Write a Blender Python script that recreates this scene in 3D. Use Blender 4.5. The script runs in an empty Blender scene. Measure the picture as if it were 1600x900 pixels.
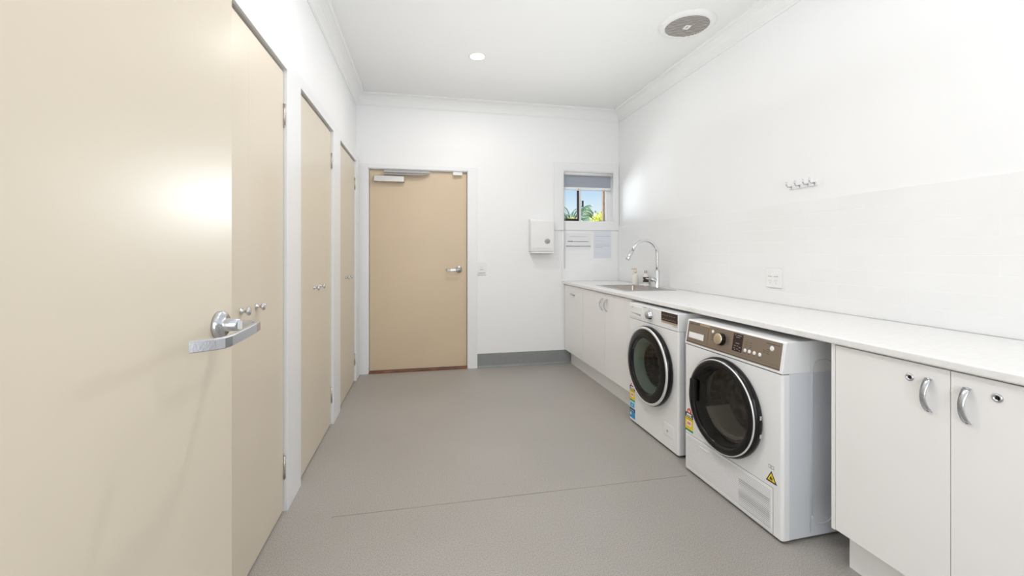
import bpy, bmesh, random
from math import *
from mathutils import Matrix, Vector
random.seed(7)
C = bpy.context.scene.collection

# ------------------------------------------------------------------ materials
def mat(name, col, rough=.5, metal=0, bump=None, noise=None, coat=0, emit=None, spec=None):
    m = bpy.data.materials.new(name); m.use_nodes = True
    nt = m.node_tree; b = nt.nodes['Principled BSDF']
    b.inputs['Base Color'].default_value = (*col, 1)
    b.inputs['Roughness'].default_value = rough
    b.inputs['Metallic'].default_value = metal
    b.inputs['Coat Weight'].default_value = coat
    b.inputs['Coat Roughness'].default_value = .12
    if spec is not None: b.inputs['Specular IOR Level'].default_value = spec
    if emit:
        b.inputs['Emission Color'].default_value = (*emit[0], 1); b.inputs['Emission Strength'].default_value = emit[1]
    tc = nt.nodes.new('ShaderNodeTexCoord')
    if noise:                       # (scale, amount, detail) gentle colour variation
        n = nt.nodes.new('ShaderNodeTexNoise'); n.inputs['Scale'].default_value = noise[0]; n.inputs['Detail'].default_value = noise[2]
        nt.links.new(tc.outputs['Object'], n.inputs['Vector'])
        r = nt.nodes.new('ShaderNodeValToRGB')
        a = noise[1]
        r.color_ramp.elements[0].color = (*[max(0, c*(1-a)) for c in col], 1); r.color_ramp.elements[0].position = .3
        r.color_ramp.elements[1].color = (*[min(1, c*(1+a)) for c in col], 1); r.color_ramp.elements[1].position = .7
        nt.links.new(n.outputs['Fac'], r.inputs['Fac']); nt.links.new(r.outputs['Color'], b.inputs['Base Color'])
    if bump:                        # (scale, strength)
        n = nt.nodes.new('ShaderNodeTexNoise'); n.inputs['Scale'].default_value = bump[0]; n.inputs['Detail'].default_value = 3
        nt.links.new(tc.outputs['Object'], n.inputs['Vector'])
        bp = nt.nodes.new('ShaderNodeBump'); bp.inputs['Strength'].default_value = bump[1]; bp.inputs['Distance'].default_value = .002
        nt.links.new(n.outputs['Fac'], bp.inputs['Height']); nt.links.new(bp.outputs['Normal'], b.inputs['Normal'])
    return m

M = {}
M['wall'] = mat('wall_paint', (.90,.905,.91), .55, bump=(260,.06))
M['wall_far'] = mat('wall_paint_shaded', (.30,.26,.23), .6)  # unseen front wall, colour darkened so the lever handle reflects a dark room
M['ceiling'] = mat('ceiling_paint', (.88,.885,.88), .8)
M['trim'] = mat('trim_gloss', (.86,.865,.875), .3, bump=(60,.03))
M['door'] = mat('door_enamel', (.72,.64,.52), .32, bump=(38,.10), noise=(1.3,.02,2))
M['door_back'] = mat('back_door_enamel', (.66,.53,.37), .36, bump=(38,.08), noise=(1.2,.03,2))
M['cabinet'] = mat('cabinet_melamine', (.89,.88,.87), .28)
M['counter'] = mat('counter_laminate', (.84,.835,.825), .3, noise=(55,.035,6))
M['machine'] = mat('machine_enamel', (.87,.875,.88), .3)
M['machine_side'] = mat('machine_side_steel', (.72,.75,.79), .35)
M['plastic'] = mat('white_plastic', (.86,.86,.85), .35)
M['plastic_grey'] = mat('grey_plastic', (.42,.43,.44), .4)
M['chrome'] = mat('chrome', (.72,.73,.75), .12, 1)
M['satin'] = mat('satin_chrome', (.60,.62,.66), .24, 1, bump=(300,.05))
M['brushed'] = mat('brushed_steel', (.55,.54,.52), .3, 1, bump=(200,.1))
M['sink'] = mat('sink_steel', (.48,.44,.41), .3, 1)
M['taupe'] = mat('taupe_fascia', (.31,.255,.205), .34, .55)
M['taupe_dark'] = mat('taupe_groove', (.16,.13,.10), .4, .4)
M['gold'] = mat('champagne_metal', (.72,.62,.45), .28, .9)
M['black'] = mat('black_gloss', (.010,.009,.009), .22, spec=.25)
M['black_matte'] = mat('black_rubber', (.02,.02,.02), .6)
M['dark'] = mat('dark_interior', (.05,.045,.042), .35, .4)
M['display'] = mat('display_glass', (.03,.018,.014), .12)
M['drum'] = mat('drum_steel', (.52,.46,.42), .45, .3, noise=(30,.3,2))
M['drumwash'] = mat('washer_drum_steel', (.25,.25,.24), .35, .5, noise=(60,.6,2))
M['greenglass'] = mat('green_glass_rim', (.50,.68,.62), .25)
M['silver'] = mat('silver_ring', (.82,.83,.84), .25, .5)
M['greybaffle'] = mat('drum_baffle', (.75,.70,.64), .5)
M['red'] = mat('label_red', (.75,.09,.05), .5)
M['yellow'] = mat('label_yellow', (.9,.66,.02), .5)
M['green'] = mat('label_green', (.02,.30,.16), .5)
M['blue'] = mat('label_blue', (.03,.30,.62), .5)
M['lightblue'] = mat('label_light_blue', (.45,.72,.85), .5)
M['white'] = mat('label_white', (.86,.86,.86), .5)
M['ink'] = mat('ink', (.03,.03,.03), .6)
M['inkgrey'] = mat('ink_grey', (.35,.35,.37), .6)
M['inktaupe'] = mat('ink_brown', (.10,.07,.05), .6)
M['weld'] = mat('vinyl_weld', (.27,.235,.20), .5, noise=(3,.35,3))
M['vinylskirt'] = mat('vinyl_skirting', (.26,.275,.27), .45, noise=(40,.05,3))
M['timber'] = mat('threshold_timber', (.20,.075,.03), .3, noise=(9,.5,3))
M['paper'] = mat('paper', (.80,.81,.83), .7)
M['paperblue'] = mat('paper_blue', (.74,.77,.84), .7)
M['vent'] = mat('vent_grille', (.33,.29,.265), .6)
M['ventslat'] = mat('vent_slat', (.50,.47,.44), .6)
M['blind'] = mat('blind_fabric', (.36,.39,.45), .8, bump=(400,.1))
M['blindtube'] = mat('blind_tube', (.78,.78,.76), .5)
M['frame_black'] = mat('black_powdercoat', (.01,.01,.011), .4)
M['brick'] = mat('brick_reveal', (.50,.30,.20), .8, noise=(20,.2,4))
M['soap'] = mat('soap_bottle', (.86,.82,.74), .15, coat=.5)
M['browndark'] = mat('brown_label', (.05,.03,.025), .4)
M['palm'] = mat('palm_leaf', (.24,.36,.09), .5, noise=(3,.5,3))
M['palmdark'] = mat('palm_leaf_dark', (.13,.22,.11), .5, noise=(3,.5,3))
M['shrub'] = mat('shrub_leaf', (.62,.60,.06), .5, noise=(4,.4,3))
M['trunk'] = mat('palm_trunk', (.16,.12,.08), .9, bump=(10,.8))
M['ground'] = mat('ground_grass', (.14,.18,.06), .9, noise=(6,.4,4))
M['lamp'] = mat('lamp_diffuser', (1,1,1), .5, emit=((1,.98,.95), 14))

def floor_mat():
    m = mat('floor_vinyl', (.36,.335,.305), .42)
    nt = m.node_tree; b = nt.nodes['Principled BSDF']; L = nt.links
    tc = nt.nodes.new('ShaderNodeTexCoord')
    def noise(s, d): 
        n = nt.nodes.new('ShaderNodeTexNoise'); n.inputs['Scale'].default_value = s; n.inputs['Detail'].default_value = d
        L.new(tc.outputs['Object'], n.inputs['Vector']); return n
    def ramp(src, p0, c0, p1, c1):
        r = nt.nodes.new('ShaderNodeValToRGB'); e = r.color_ramp.elements
        e[0].position = p0; e[0].color = (*c0, 1); e[1].position = p1; e[1].color = (*c1, 1); L.new(src, r.inputs['Fac']); return r
    base = ramp(noise(1.1, 3).outputs['Fac'], .3, (.42,.395,.365), .7, (.465,.44,.41))
    def mul(a, bsrc, f):
        x = nt.nodes.new('ShaderNodeMixRGB'); x.blend_type = 'MULTIPLY'; x.inputs['Fac'].default_value = f
        L.new(a, x.inputs[1]); L.new(bsrc, x.inputs[2]); return x
    sp = ramp(noise(230, 2).outputs['Fac'], .36, (.62,.60,.58), .62, (1.0,1.0,1.0))
    c1 = mul(base.outputs['Color'], sp.outputs['Color'], .85)
    v = nt.nodes.new('ShaderNodeTexVoronoi'); v.inputs['Scale'].default_value = 26; L.new(tc.outputs['Object'], v.inputs['Vector'])
    sp2 = ramp(v.outputs['Distance'], .04, (.45,.42,.38), .07, (1,1,1))
    c2 = mul(c1.outputs['Color'], sp2.outputs['Color'], .45)
    L.new(c2.outputs['Color'], b.inputs['Base Color'])
    bp = nt.nodes.new('ShaderNodeBump'); bp.inputs['Strength'].default_value = .10; bp.inputs['Distance'].default_value = .001
    L.new(noise(320, 2).outputs['Fac'], bp.inputs['Height']); L.new(bp.outputs['Normal'], b.inputs['Normal'])
    return m
M['floor'] = floor_mat()

def tile_mat():
    m = mat('gloss_subway_tile', (.86,.865,.865), .12, coat=.4)
    nt = m.node_tree; b = nt.nodes['Principled BSDF']; L = nt.links
    uv = nt.nodes.new('ShaderNodeUVMap')
    br = nt.nodes.new('ShaderNodeTexBrick')
    br.inputs['Color1'].default_value = (.875,.88,.885,1); br.inputs['Color2'].default_value = (.89,.895,.90,1)
    br.inputs['Mortar'].default_value = (.93,.93,.925,1)
    br.inputs['Scale'].default_value = 1; br.inputs['Mortar Size'].default_value = .0016; br.inputs['Mortar Smooth'].default_value = .3
    br.inputs['Brick Width'].default_value = .325; br.inputs['Row Height'].default_value = .0769
    L.new(uv.outputs['UV'], br.inputs['Vector']); L.new(br.outputs['Color'], b.inputs['Base Color'])
    n = nt.nodes.new('ShaderNodeTexNoise'); n.inputs['Scale'].default_value = 9; n.inputs['Detail'].default_value = 2
    L.new(uv.outputs['UV'], n.inputs['Vector'])
    mx = nt.nodes.new('ShaderNodeMath'); mx.operation = 'MULTIPLY'; mx.inputs[1].default_value = -.5; L.new(br.outputs['Fac'], mx.inputs[0])
    ad = nt.nodes.new('ShaderNodeMath'); ad.operation = 'MULTIPLY_ADD'; ad.inputs[1].default_value = .9
    L.new(n.outputs['Fac'], ad.inputs[0]); L.new(mx.outputs[0], ad.inputs[2])
    bp = nt.nodes.new('ShaderNodeBump'); bp.inputs['Strength'].default_value = .45; bp.inputs['Distance'].default_value = .004
    L.new(ad.outputs[0], bp.inputs['Height']); L.new(bp.outputs['Normal'], b.inputs['Normal']); L.new(bp.outputs['Normal'], b.inputs['Coat Normal'])
    return m
M['tile'] = tile_mat()

def glass_mat(name, tint, gloss):
    m = bpy.data.materials.new(name); m.use_nodes = True; nt = m.node_tree
    for n in list(nt.nodes): nt.nodes.remove(n)
    o = nt.nodes.new('ShaderNodeOutputMaterial'); t = nt.nodes.new('ShaderNodeBsdfTransparent'); g = nt.nodes.new('ShaderNodeBsdfGlossy')
    t.inputs['Color'].default_value = (*tint, 1); g.inputs['Roughness'].default_value = .03
    f = nt.nodes.new('ShaderNodeFresnel'); f.inputs['IOR'].default_value = gloss
    x = nt.nodes.new('ShaderNodeMixShader'); L = nt.links
    L.new(f.outputs[0], x.inputs[0]); L.new(t.outputs[0], x.inputs[1]); L.new(g.outputs[0], x.inputs[2]); L.new(x.outputs[0], o.inputs['Surface'])
    return m
M['glass'] = glass_mat('window_glass', (.93,.96,.97), 1.3)
M['smoked'] = glass_mat('smoked_glass', (.86,.87,.86), 1.4)
M['clearplastic'] = glass_mat('clear_plastic', (.9,.9,.9), 1.45)

# ------------------------------------------------------------------ mesh builder
class MB:
    def __init__(s): s.bm = bmesh.new(); s.mats = []; s.cur = 0
    def m(s, key):
        if key not in s.mats: s.mats.append(key)
        s.cur = s.mats.index(key); return s
    def _face(s, vs, smooth=False):
        try: f = s.bm.faces.new(vs)
        except ValueError: return None
        f.material_index = s.cur; f.smooth = smooth; return f
    def box(s, a, b, bev=0, seg=2):
        x0,y0,z0 = [min(p,q) for p,q in zip(a,b)]; x1,y1,z1 = [max(p,q) for p,q in zip(a,b)]
        t = bmesh.new(); bmesh.ops.create_cube(t, size=1)
        for v in t.verts: v.co = ((x0+x1)/2+v.co.x*(x1-x0), (y0+y1)/2+v.co.y*(y1-y0), (z0+z1)/2+v.co.z*(z1-z0))
        if bev: bmesh.ops.bevel(t, geom=list(t.edges), offset=bev, segments=seg, affect='EDGES', profile=.5)
        s.merge(t); return s
    def merge(s, t, smooth=False, mtx=None):
        mp = {}
        for v in t.verts: mp[v] = s.bm.verts.new(mtx @ v.co if mtx else v.co)
        for f in t.faces: s._face([mp[v] for v in f.verts], smooth)
        t.free()
    def lathe(s, o, ax, prof, seg=48, caps=True):
        """profile [(r, h)...] around the axis ax through o"""
        ax = Vector(ax).normalized(); o = Vector(o)
        u = ax.orthogonal().normalized(); w = ax.cross(u)
        rings = []
        for r, h in prof:
            if r < 1e-6: rings.append([s.bm.verts.new(o+ax*h)])
            else: rings.append([s.bm.verts.new(o+ax*h+(u*cos(2*pi*k/seg)+w*sin(2*pi*k/seg))*r) for k in range(seg)])
        for a, b in zip(rings, rings[1:]):
            if len(a) == 1 and len(b) == 1: continue
            for k in range(seg):
                k2 = (k+1) % seg
                if len(a) == 1: s._face([a[0], b[k2], b[k]], True)
                elif len(b) == 1: s._face([a[k], a[k2], b[0]], True)
                else: s._face([a[k], a[k2], b[k2], b[k]], True)
        return s
    def cyl(s, p0, p1, r, seg=24, r1=None):
        p0, p1 = Vector(p0), Vector(p1); L = (p1-p0).length; r1 = r if r1 is None else r1
        return s.lathe(p0, p1-p0, [(0,0),(r,0),(r1,L),(0,L)], seg)
    def tube(s, pts, r, seg=12, flat=None):
        """sweep; flat=(w,h) sweeps a rectangle whose h is world up"""
        pts = [Vector(p) for p in pts]; rings = []; prev = None
        for i, p in enumerate(pts):
            d = (pts[min(i+1, len(pts)-1)]-pts[max(i-1, 0)]).normalized()
            if flat:
                up = Vector((0,0,1)); side = d.cross(up).normalized()
                w, h = flat; w /= 2; h /= 2; b = min(w, h)*.35
                ring = [(w-b,h),(w,h-b),(w,-h+b),(w-b,-h),(-w+b,-h),(-w,-h+b),(-w,h-b),(-w+b,h)]
                rings.append([s.bm.verts.new(p+side*a+up*c) for a, c in ring])
            else:
                if prev is None: prev = d.orthogonal().normalized()
                prev = (prev-d*prev.dot(d)).normalized(); w = d.cross(prev); rr = r[i] if isinstance(r, (list, tuple)) else r
                rings.append([s.bm.verts.new(p+(prev*cos(2*pi*k/seg)+w*sin(2*pi*k/seg))*rr) for k in range(seg)])
        n = len(rings[0])
        for a, b in zip(rings, rings[1:]):
            for k in range(n): s._face([a[k], a[(k+1)%n], b[(k+1)%n], b[k]], not flat)
        s._face(list(reversed(rings[0]))); s._face(rings[-1]); return s
    def prism(s, poly, z0, z1, plane='xy', smooth=False):
        """extrude a 2D polygon; plane xy -> along z, xz -> along y, yz -> along x"""
        f = {'xy': lambda a,b,c:(a,b,c), 'xz': lambda a,b,c:(a,c,b), 'yz': lambda a,b,c:(c,a,b)}[plane]
        lo = [s.bm.verts.new(f(a,b,z0)) for a,b in poly]; hi = [s.bm.verts.new(f(a,b,z1)) for a,b in poly]
        n = len(poly)
        for k in range(n): s._face([lo[k], lo[(k+1)%n], hi[(k+1)%n], hi[k]], smooth)
        s._face(list(reversed(lo))); s._face(hi); return s
    def grid_slab(s, us, vs, skip, c0, c1, plane):
        """slab of cells us x vs without the cells in skip, between c0 and c1 on the third axis"""
        f = {'xy': lambda a,b,c:(a,b,c), 'xz': lambda a,b,c:(a,c,b), 'yz': lambda a,b,c:(c,a,b)}[plane]
        V = {}
        def vt(i,j,k):
            if (i,j,k) not in V: V[i,j,k] = s.bm.verts.new(f(us[i], vs[j], (c0,c1)[k]))
            return V[i,j,k]
        nu, nv = len(us)-1, len(vs)-1
        on = lambda i,j: 0<=i<nu and 0<=j<nv and (i,j) not in skip
        for i in range(nu):
            for j in range(nv):
                if not on(i,j): continue
                for k in (0,1): s._face([vt(i,j,k),vt(i+1,j,k),vt(i+1,j+1,k),vt(i,j+1,k)])
                if not on(i-1,j): s._face([vt(i,j,0),vt(i,j+1,0),vt(i,j+1,1),vt(i,j,1)])
                if not on(i+1,j): s._face([vt(i+1,j,0),vt(i+1,j+1,0),vt(i+1,j+1,1),vt(i+1,j,1)])
                if not on(i,j-1): s._face([vt(i,j,0),vt(i+1,j,0),vt(i+1,j,1),vt(i,j,1)])
                if not on(i,j+1): s._face([vt(i,j+1,0),vt(i+1,j+1,0),vt(i+1,j+1,1),vt(i,j+1,1)])
        return s
    def plate_hole(s, x0, x1, z0, z1, cx, cz, r, y, y2, seg=64):
        """rectangular plate in xz at depth y with a round hole whose wall runs to y2"""
        angs = sorted([2*pi*k/seg for k in range(seg)] + [atan2(z-cz, x-cx) % (2*pi) for x in (x0,x1) for z in (z0,z1)])
        A, B, D = [], [], []
        for a in angs:
            dx, dz = cos(a), sin(a); t = 1e9
            if dx > 1e-9: t = min(t, (x1-cx)/dx)
            if dx < -1e-9: t = min(t, (x0-cx)/dx)
            if dz > 1e-9: t = min(t, (z1-cz)/dz)
            if dz < -1e-9: t = min(t, (z0-cz)/dz)
            A.append(s.bm.verts.new((cx+dx*t, y, cz+dz*t))); B.append(s.bm.verts.new((cx+dx*r, y, cz+dz*r))); D.append(s.bm.verts.new((cx+dx*r, y2, cz+dz*r)))
        n = len(angs)
        for k in range(n):
            q = (k+1) % n
            s._face([A[k],A[q],B[q],B[k]]); s._face([B[k],B[q],D[q],D[k]], True)
        return s
    def obj(s, name, parent=None, mat_=None, bev=0, label=None, kind=None):
        if mat_: s.m(mat_)
        bmesh.ops.recalc_face_normals(s.bm, faces=list(s.bm.faces))
        me = bpy.data.meshes.new(name); s.bm.to_mesh(me); s.bm.free()
        for k in (s.mats or ['plastic']): me.materials.append(M[k])
        o = bpy.data.objects.new(name, me); C.objects.link(o)
        if parent: o.parent = parent
        if bev:
            b = o.modifiers.new('bevel', 'BEVEL'); b.width = bev; b.segments = 2; b.limit_method = 'ANGLE'; b.angle_limit = radians(50)
        if label: o['label'] = label
        if kind: o['kind'] = kind
        return o

def N(*mats):
    b = MB()
    for k in mats: b.m(k)
    return b
def text(name, s, size, loc, parent, matk, rot=(pi/2,0,0), sx=1, ext=.0002):
    cu = bpy.data.curves.new(name, 'FONT'); cu.body = s; cu.size = size; cu.extrude = ext; cu.align_x = 'CENTER'; cu.align_y = 'CENTER'
    o = bpy.data.objects.new(name, cu); C.objects.link(o); bpy.context.view_layer.update()
    dg = bpy.context.evaluated_depsgraph_get(); me = bpy.data.meshes.new_from_object(o.evaluated_get(dg))
    bpy.data.objects.remove(o); o = bpy.data.objects.new(name, me); C.objects.link(o)
    me.materials.clear(); me.materials.append(M[matk]); o.location = loc; o.rotation_euler = rot; o.scale = (sx,1,1); o.parent = parent
    return o
def thing(name, label, cat, loc=(0,0,0), rotz=0, group=None, kind=None):
    o = bpy.data.objects.new(name, None); C.objects.link(o); o.empty_display_size = .05
    o.location = loc; o.rotation_euler = (0,0,rotz)
    if kind: o['kind'] = kind
    if label: o['label'] = label; o['category'] = cat
    if group: o['group'] = group
    return o
def tag(o, label, cat, group=None):
    o['label'] = label; o['category'] = cat
    if group: o['group'] = group
    return o
def copy_tree(root, loc, label):
    r = root.copy(); C.objects.link(r); r.location = loc; r['label'] = label
    def rec(src, dst):
        for ch in list(src.children):
            c = ch.copy(); C.objects.link(c); c.parent = dst; rec(ch, c)
    rec(root, r); return r

# ------------------------------------------------------------------ room
XL, XR, YB, YF, ZC = -.672, 2.14, 4.46, -1.5, 2.795
WT = .14
N('floor').box((XL-WT, YF-WT, -.05), (XR+WT, YB+WT, 0)).obj('floor', kind='structure')
N('ceiling').box((XL-WT, YF-WT, ZC), (XR+WT, YB+WT, ZC+.05)).obj('ceiling', kind='structure')
N('wall').box((XL-WT, YF-WT, 0), (XL, YB+WT, ZC)).obj('wall_left', kind='structure')
N('wall').box((XR, YF-WT, 0), (XR+WT, YB+WT, ZC)).obj('wall_right', kind='structure')
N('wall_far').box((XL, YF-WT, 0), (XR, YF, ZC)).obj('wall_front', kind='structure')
DX0, DX1, DZ = -.550, .434, 2.052          # back door opening
WX0, WX1, WZ0, WZ1 = 1.482, 2.084, 1.548, 2.114
b = N('wall'); b.grid_slab([XL, DX0-.02, DX1+.02, WX0, WX1, XR], [0, WZ0, DZ+.02, WZ1, ZC], {(1,0),(1,1),(3,1),(3,2)}, YB, YB+WT, 'xz'); b.obj('wall_back', kind='structure')

# cornice: cove profile swept along each wall
def cornice(name, pts2d, sgn, axis, a, c):
    b = N('ceiling')
    prof = [(0,0),(0,-.115)] + [(.006,-.115),(.008,-.108)] + [(.012+.072*(1-cos(t*pi/2/6)), -.105+.088*sin(t*pi/2/6)) for t in range(7)] + [(.09,-.012),(.09,0)]
    if axis == 'y': b.prism([(pts2d+sgn*p, ZC+q) for p, q in prof], a, c, 'xz', False)
    else: b.prism([(pts2d+sgn*p, ZC+q) for p, q in prof], a, c, 'yz', False)
    return b.obj(name, kind='structure')
cornice('trim_1', XL, 1, 'y', YF, YB)
cornice('trim_2', YB, -1, 'x', XL, XR)
cornice('trim_3', XR, -1, 'y', YF, YB)

# vinyl weld seams in the floor
b = N('weld'); 
# thin weld bead
b.box((-.42, 2.081, 0), (1.40, 2.0835, .0008)); b.obj('trim_4', kind='structure')
# skirting on the back wall, coved into the floor
b = N('vinylskirt'); b.prism([(YB,.0),(YB-.03,.0),(YB-.012,.006),(YB-.005,.02),(YB-.004,.145),(YB,.147)], .5385, 1.72, 'yz'); b.obj('baseboard_back', kind='structure')

# ------------------------------------------------------------------ back door
d = thing('door_1', None, None, (DX0, YB, 0), 0, kind='structure')
W = DX1-DX0
b = N('trim')
b.box((-.105,-.018,0),(-.006,0,DZ+.048)); b.box((W+.006,-.018,0),(W+.104,0,DZ+.048)); b.box((-.006,-.018,DZ+.008),(W+.006,0,DZ+.048))
b.box((-.02,-.008,0),(0,.11,DZ+.02)); b.box((W,-.008,0),(W+.02,.11,DZ+.02)); b.box((-.02,-.008,DZ),(W+.02,.11,DZ+.02))
b.box((0,.075,0),(.012,.11,DZ)); b.box((W-.012,.075,0),(W,.11,DZ))
b.obj('door_frame', d, bev=.0015)
N('door_back').box((.004,.025,.022),(W-.004,.065,DZ-.005),.002).obj('door_leaf', d, label='beige painted flush door leaf')
N('timber').box((0,-.015,0),(W,.1,.016),.003).obj('threshold', d, label='brown timber threshold strip')
# lever
h = N('satin').lathe((.900,.025,1.035),(0,-1,0),[(0,0),(.034,0),(.034,.006),(.030,.011),(.013,.013),(.012,.05),(.0,.05)],32)
h.obj('handle_rose', d)
ho = N('satin').tube([(.900,-.018,1.035),(.885,-.032,1.035),(.86,-.036,1.034),(.81,-.036,1.032),(.775,-.030,1.031),(.765,-.012,1.031)], 0, flat=(.009,.022)).obj('handle_lever', d)
# closer
cl = N('brushed').box((.050,-.028,1.925),(.345,.025,1.985),.004).obj('door_closer', d, label='silver overhead door closer body')
N('plastic_grey').box((.145,-.030,2.018),(.60,-.010,2.043),.002).obj('closer_track', cl)
N('inkgrey').box((.15,-.034,1.996),(.56,-.016,2.010),.002).obj('closer_arm', cl)
N('plastic').box((.835,-.022,2.014),(.93,.0,2.046),.003).obj('door_stop', d)

# ------------------------------------------------------------------ cupboards along the left wall
XF = -.651
def cupboard(y0, y1, label):
    w = y1-y0
    c = thing('built_in_cupboard', label, 'cupboard', (XF, y0, 0), pi/2, group='tall cupboards along the left wall')
    # local: x toward the back wall, -y into the room
    mid = w/2
    for k, (a, e) in enumerate(((.003, mid-.0002), (mid+.0002, w-.003))):
        dr = N('door').box((a,0,.010),(e,.018,2.063),.0003).obj('door', c)
        kx = mid-.072 if k == 0 else mid+.072
        N('chrome').lathe((kx,0,1.005),(0,-1,0),[(0,0),(.0125,0),(.0125,.003),(.007,.006),(.0055,.014),(.008,.019),(.0155,.023),(.0165,.027),(.014,.031),(.007,.0335),(0,.034)],28).obj('knob', dr)
        hx = 0.0 if k == 0 else w
        for z in (.155,1.81):
            hb = N('brushed'); hb.cyl((hx,-.004,z),(hx,-.004,z+.105),.0055,12)
            for q in (.034,.070): hb.cyl((hx,-.004,z+q),(hx,-.004,z+q+.0012),.0062,12)
            hb.cyl((hx,-.004,z-.006),(hx,-.004,z),.002,12,.0055); hb.cyl((hx,-.004,z+.105),(hx,-.004,z+.111),.0055,12,.002)
            hb.obj('hinge', dr)
    return c
cupboard(1.370, 2.172, 'tall beige double-door cupboard nearest the camera, behind the open door')
cupboard(2.402, 3.204, 'tall beige double-door cupboard between the other two')
cupboard(3.460, 4.222, 'tall beige double-door cupboard nearest the back wall')
# white face frame round the three cupboards
ys = [1.13,1.366,2.176,2.398,3.208,3.456,4.226,4.40]
b = N('trim'); b.grid_slab(ys, [0,.001,2.076,2.14], {(1,0),(1,1),(3,0),(3,1),(5,0),(5,1)}, XL, -.634, 'yz')
b.obj('trim_5', kind='structure', bev=.002)
# pale shadow gap above the doors is the underside of the frame head

# ------------------------------------------------------------------ near open door leaf
A = radians(90-4.85)
HX, HY = -.580, .355
d2 = thing('door_2', None, None, (HX, HY, 0), A, kind='structure')
ux, uy = Vector((cos(A), sin(A))), Vector((-sin(A), cos(A)))
def tl(x, y, z=0):
    v = Vector((x-HX, y-HY)); return (v.dot(ux), v.dot(uy), z)
N('door').box((0,0,.012),(.908,.038,2.045),.0015).obj('door_leaf', d2, label='beige painted open door leaf')
rx = .846
N('satin').lathe((rx,0,1.036),(0,-1,0),[(0,0),(.0350,0),(.0355,.004),(.0335,.011),(.030,.0135),(.0175,.015),(.0165,.020),(.0155,.046),(.013,.048),(0,.048)],40).obj('handle_rose', d2)
pts = [tl(-.485,1.192,1.036), tl(-.450,1.192,1.036), tl(-.424,1.188,1.036), tl(-.410,1.172,1.035), tl(-.407,1.14,1.034), tl(-.409,1.08,1.031), tl(-.412,1.02,1.0285), tl(-.417,1.002,1.028), tl(-.428,.992,1.0275), tl(-.467,.973,1.027)]
N('satin').tube(pts, 0, flat=(.012,.024)).obj('handle_lever', d2)
# handle on the other face and the hinges
N('satin').lathe((rx,.038,1.036),(0,1,0),[(0,0),(.0345,0),(.0345,.006),(.012,.012),(.011,.035),(0,.035)],32).obj('handle_rose', d2)
N('satin').tube([(rx,.068,1.036),(rx-.02,.076,1.036),(rx-.11,.076,1.034)], 0, flat=(.01,.021)).obj('handle_lever', d2)
N('brushed').box((.9075,.008,.96),(.9092,.030,1.11)).obj('latch_plate', d2)
for z in (.2,1.0,1.8): N('brushed').cyl((0,.004,z),(0,.004,z+.1),.006,12).obj('hinge', d2)

# ------------------------------------------------------------------ window
w = thing('window_1', None, None, (WX0, YB, WZ0), 0, kind='structure')
ww, wh = WX1-WX0, WZ1-WZ0
b = N('trim'); b.grid_slab([-.106,0,ww,ww+.052],[-.09,0,wh,wh+.086],{(1,1)},-.016,0,'xz'); b.obj('window_architrave', w, bev=.002)
b = N('trim'); b.grid_slab([-.001,.012,ww-.012,ww+.001],[-.001,.012,wh-.012,wh+.001],{(1,1)},-.010,WT,'xz'); b.obj('window_reveal', w)
mx = .172
b = N('white'); b.grid_slab([.012,.030,mx+.034,mx+.062,ww-.068,ww-.012],[.012,.018,wh-.02,wh-.012],{(1,1),(3,1)},.062,.10,'xz'); b.obj('window_frame', w)
b = N('frame_black'); b.grid_slab([-.0,.014,mx+.010,mx+.030],[.012,.042,wh-.03],{(1,1)},.045,.061,'xz'); b.obj('window_sash', w, label='black sliding sash frame')
N('frame_black').box((mx+.068,.047,.175),(mx+.088,.061,.245),.003).obj('window_latch', w)
b = N('brick'); b.box((ww-.088,.101,.018),(ww-.064,.135,wh-.02)); b.obj('window_reveal', w, label='brown outer reveal edge')
N('glass').box((.013,.080,.02),(ww-.05,.083,wh-.021)).obj('window_pane', w)
# roller blind hangs in the window
bl = thing('roller_blind', 'grey roller blind wound up at the top of the small window', 'blind', (WX0, YB, WZ1-.004), 0)
N('blindtube').cyl((.016,.016,-.024),(ww-.012,.016,-.024),.020,24).obj('blind_roller', bl)
N('blind').box((.020,.032,-.172),(ww-.028,.0345,-.024)).obj('blind_fabric', bl)
sc = [(.020,-.172)]
n = 9
for k in range(n*6+1):
    t = k/(n*6); sc.append((.020+t*(ww-.048), -.184-.010*abs(sin(pi*n*t))))
sc.append((ww-.028,-.172))
N('white').prism(sc, .030, .035, 'xz').obj('scalloped_hem', bl, label='white scalloped bottom hem')
N('blindtube').cyl((.02,.034,-.202),(ww-.03,.034,-.202),.006,12).obj('bottom_rail', bl)
b = N('plastic_grey')
b.tube([(.006,-.022,-.02),(.006,-.024,-.4),(.007,-.024,-1.06),(.012,-.024,-1.075),(.017,-.024,-1.06),(.018,-.024,-.4),(.018,-.022,-.02)], .0017, 8)
b.obj('pull_cord', bl)

# ------------------------------------------------------------------ splashback
def tile_panel(name, rectf, u0, u1, z0, z1, f):
    me = bpy.data.meshes.new(name); bm = bmesh.new(); uvl = bm.loops.layers.uv.new('UVMap')
    out = [(u0,z0),(u1,z0),(u1,z1),(u0,z1)]
    fr = [bm.verts.new(f(u,z,.008)) for u,z in out]; bk = [bm.verts.new(f(u,z,0)) for u,z in out]
    fc = bm.faces.new(fr)
    for l,(u,z) in zip(fc.loops, out): l[uvl].uv = (u+rectf, z-z0)
    for k in range(4):
        q = bm.faces.new([fr[k],fr[(k+1)%4],bk[(k+1)%4],bk[k]])
        for l in q.loops: l[uvl].uv = (.05,.03)
    bmesh.ops.recalc_face_normals(bm, faces=list(bm.faces))
    bm.to_mesh(me); bm.free(); me.materials.append(M['tile']); o = bpy.data.objects.new(name, me); C.objects.link(o); o['kind'] = 'structure'
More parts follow.
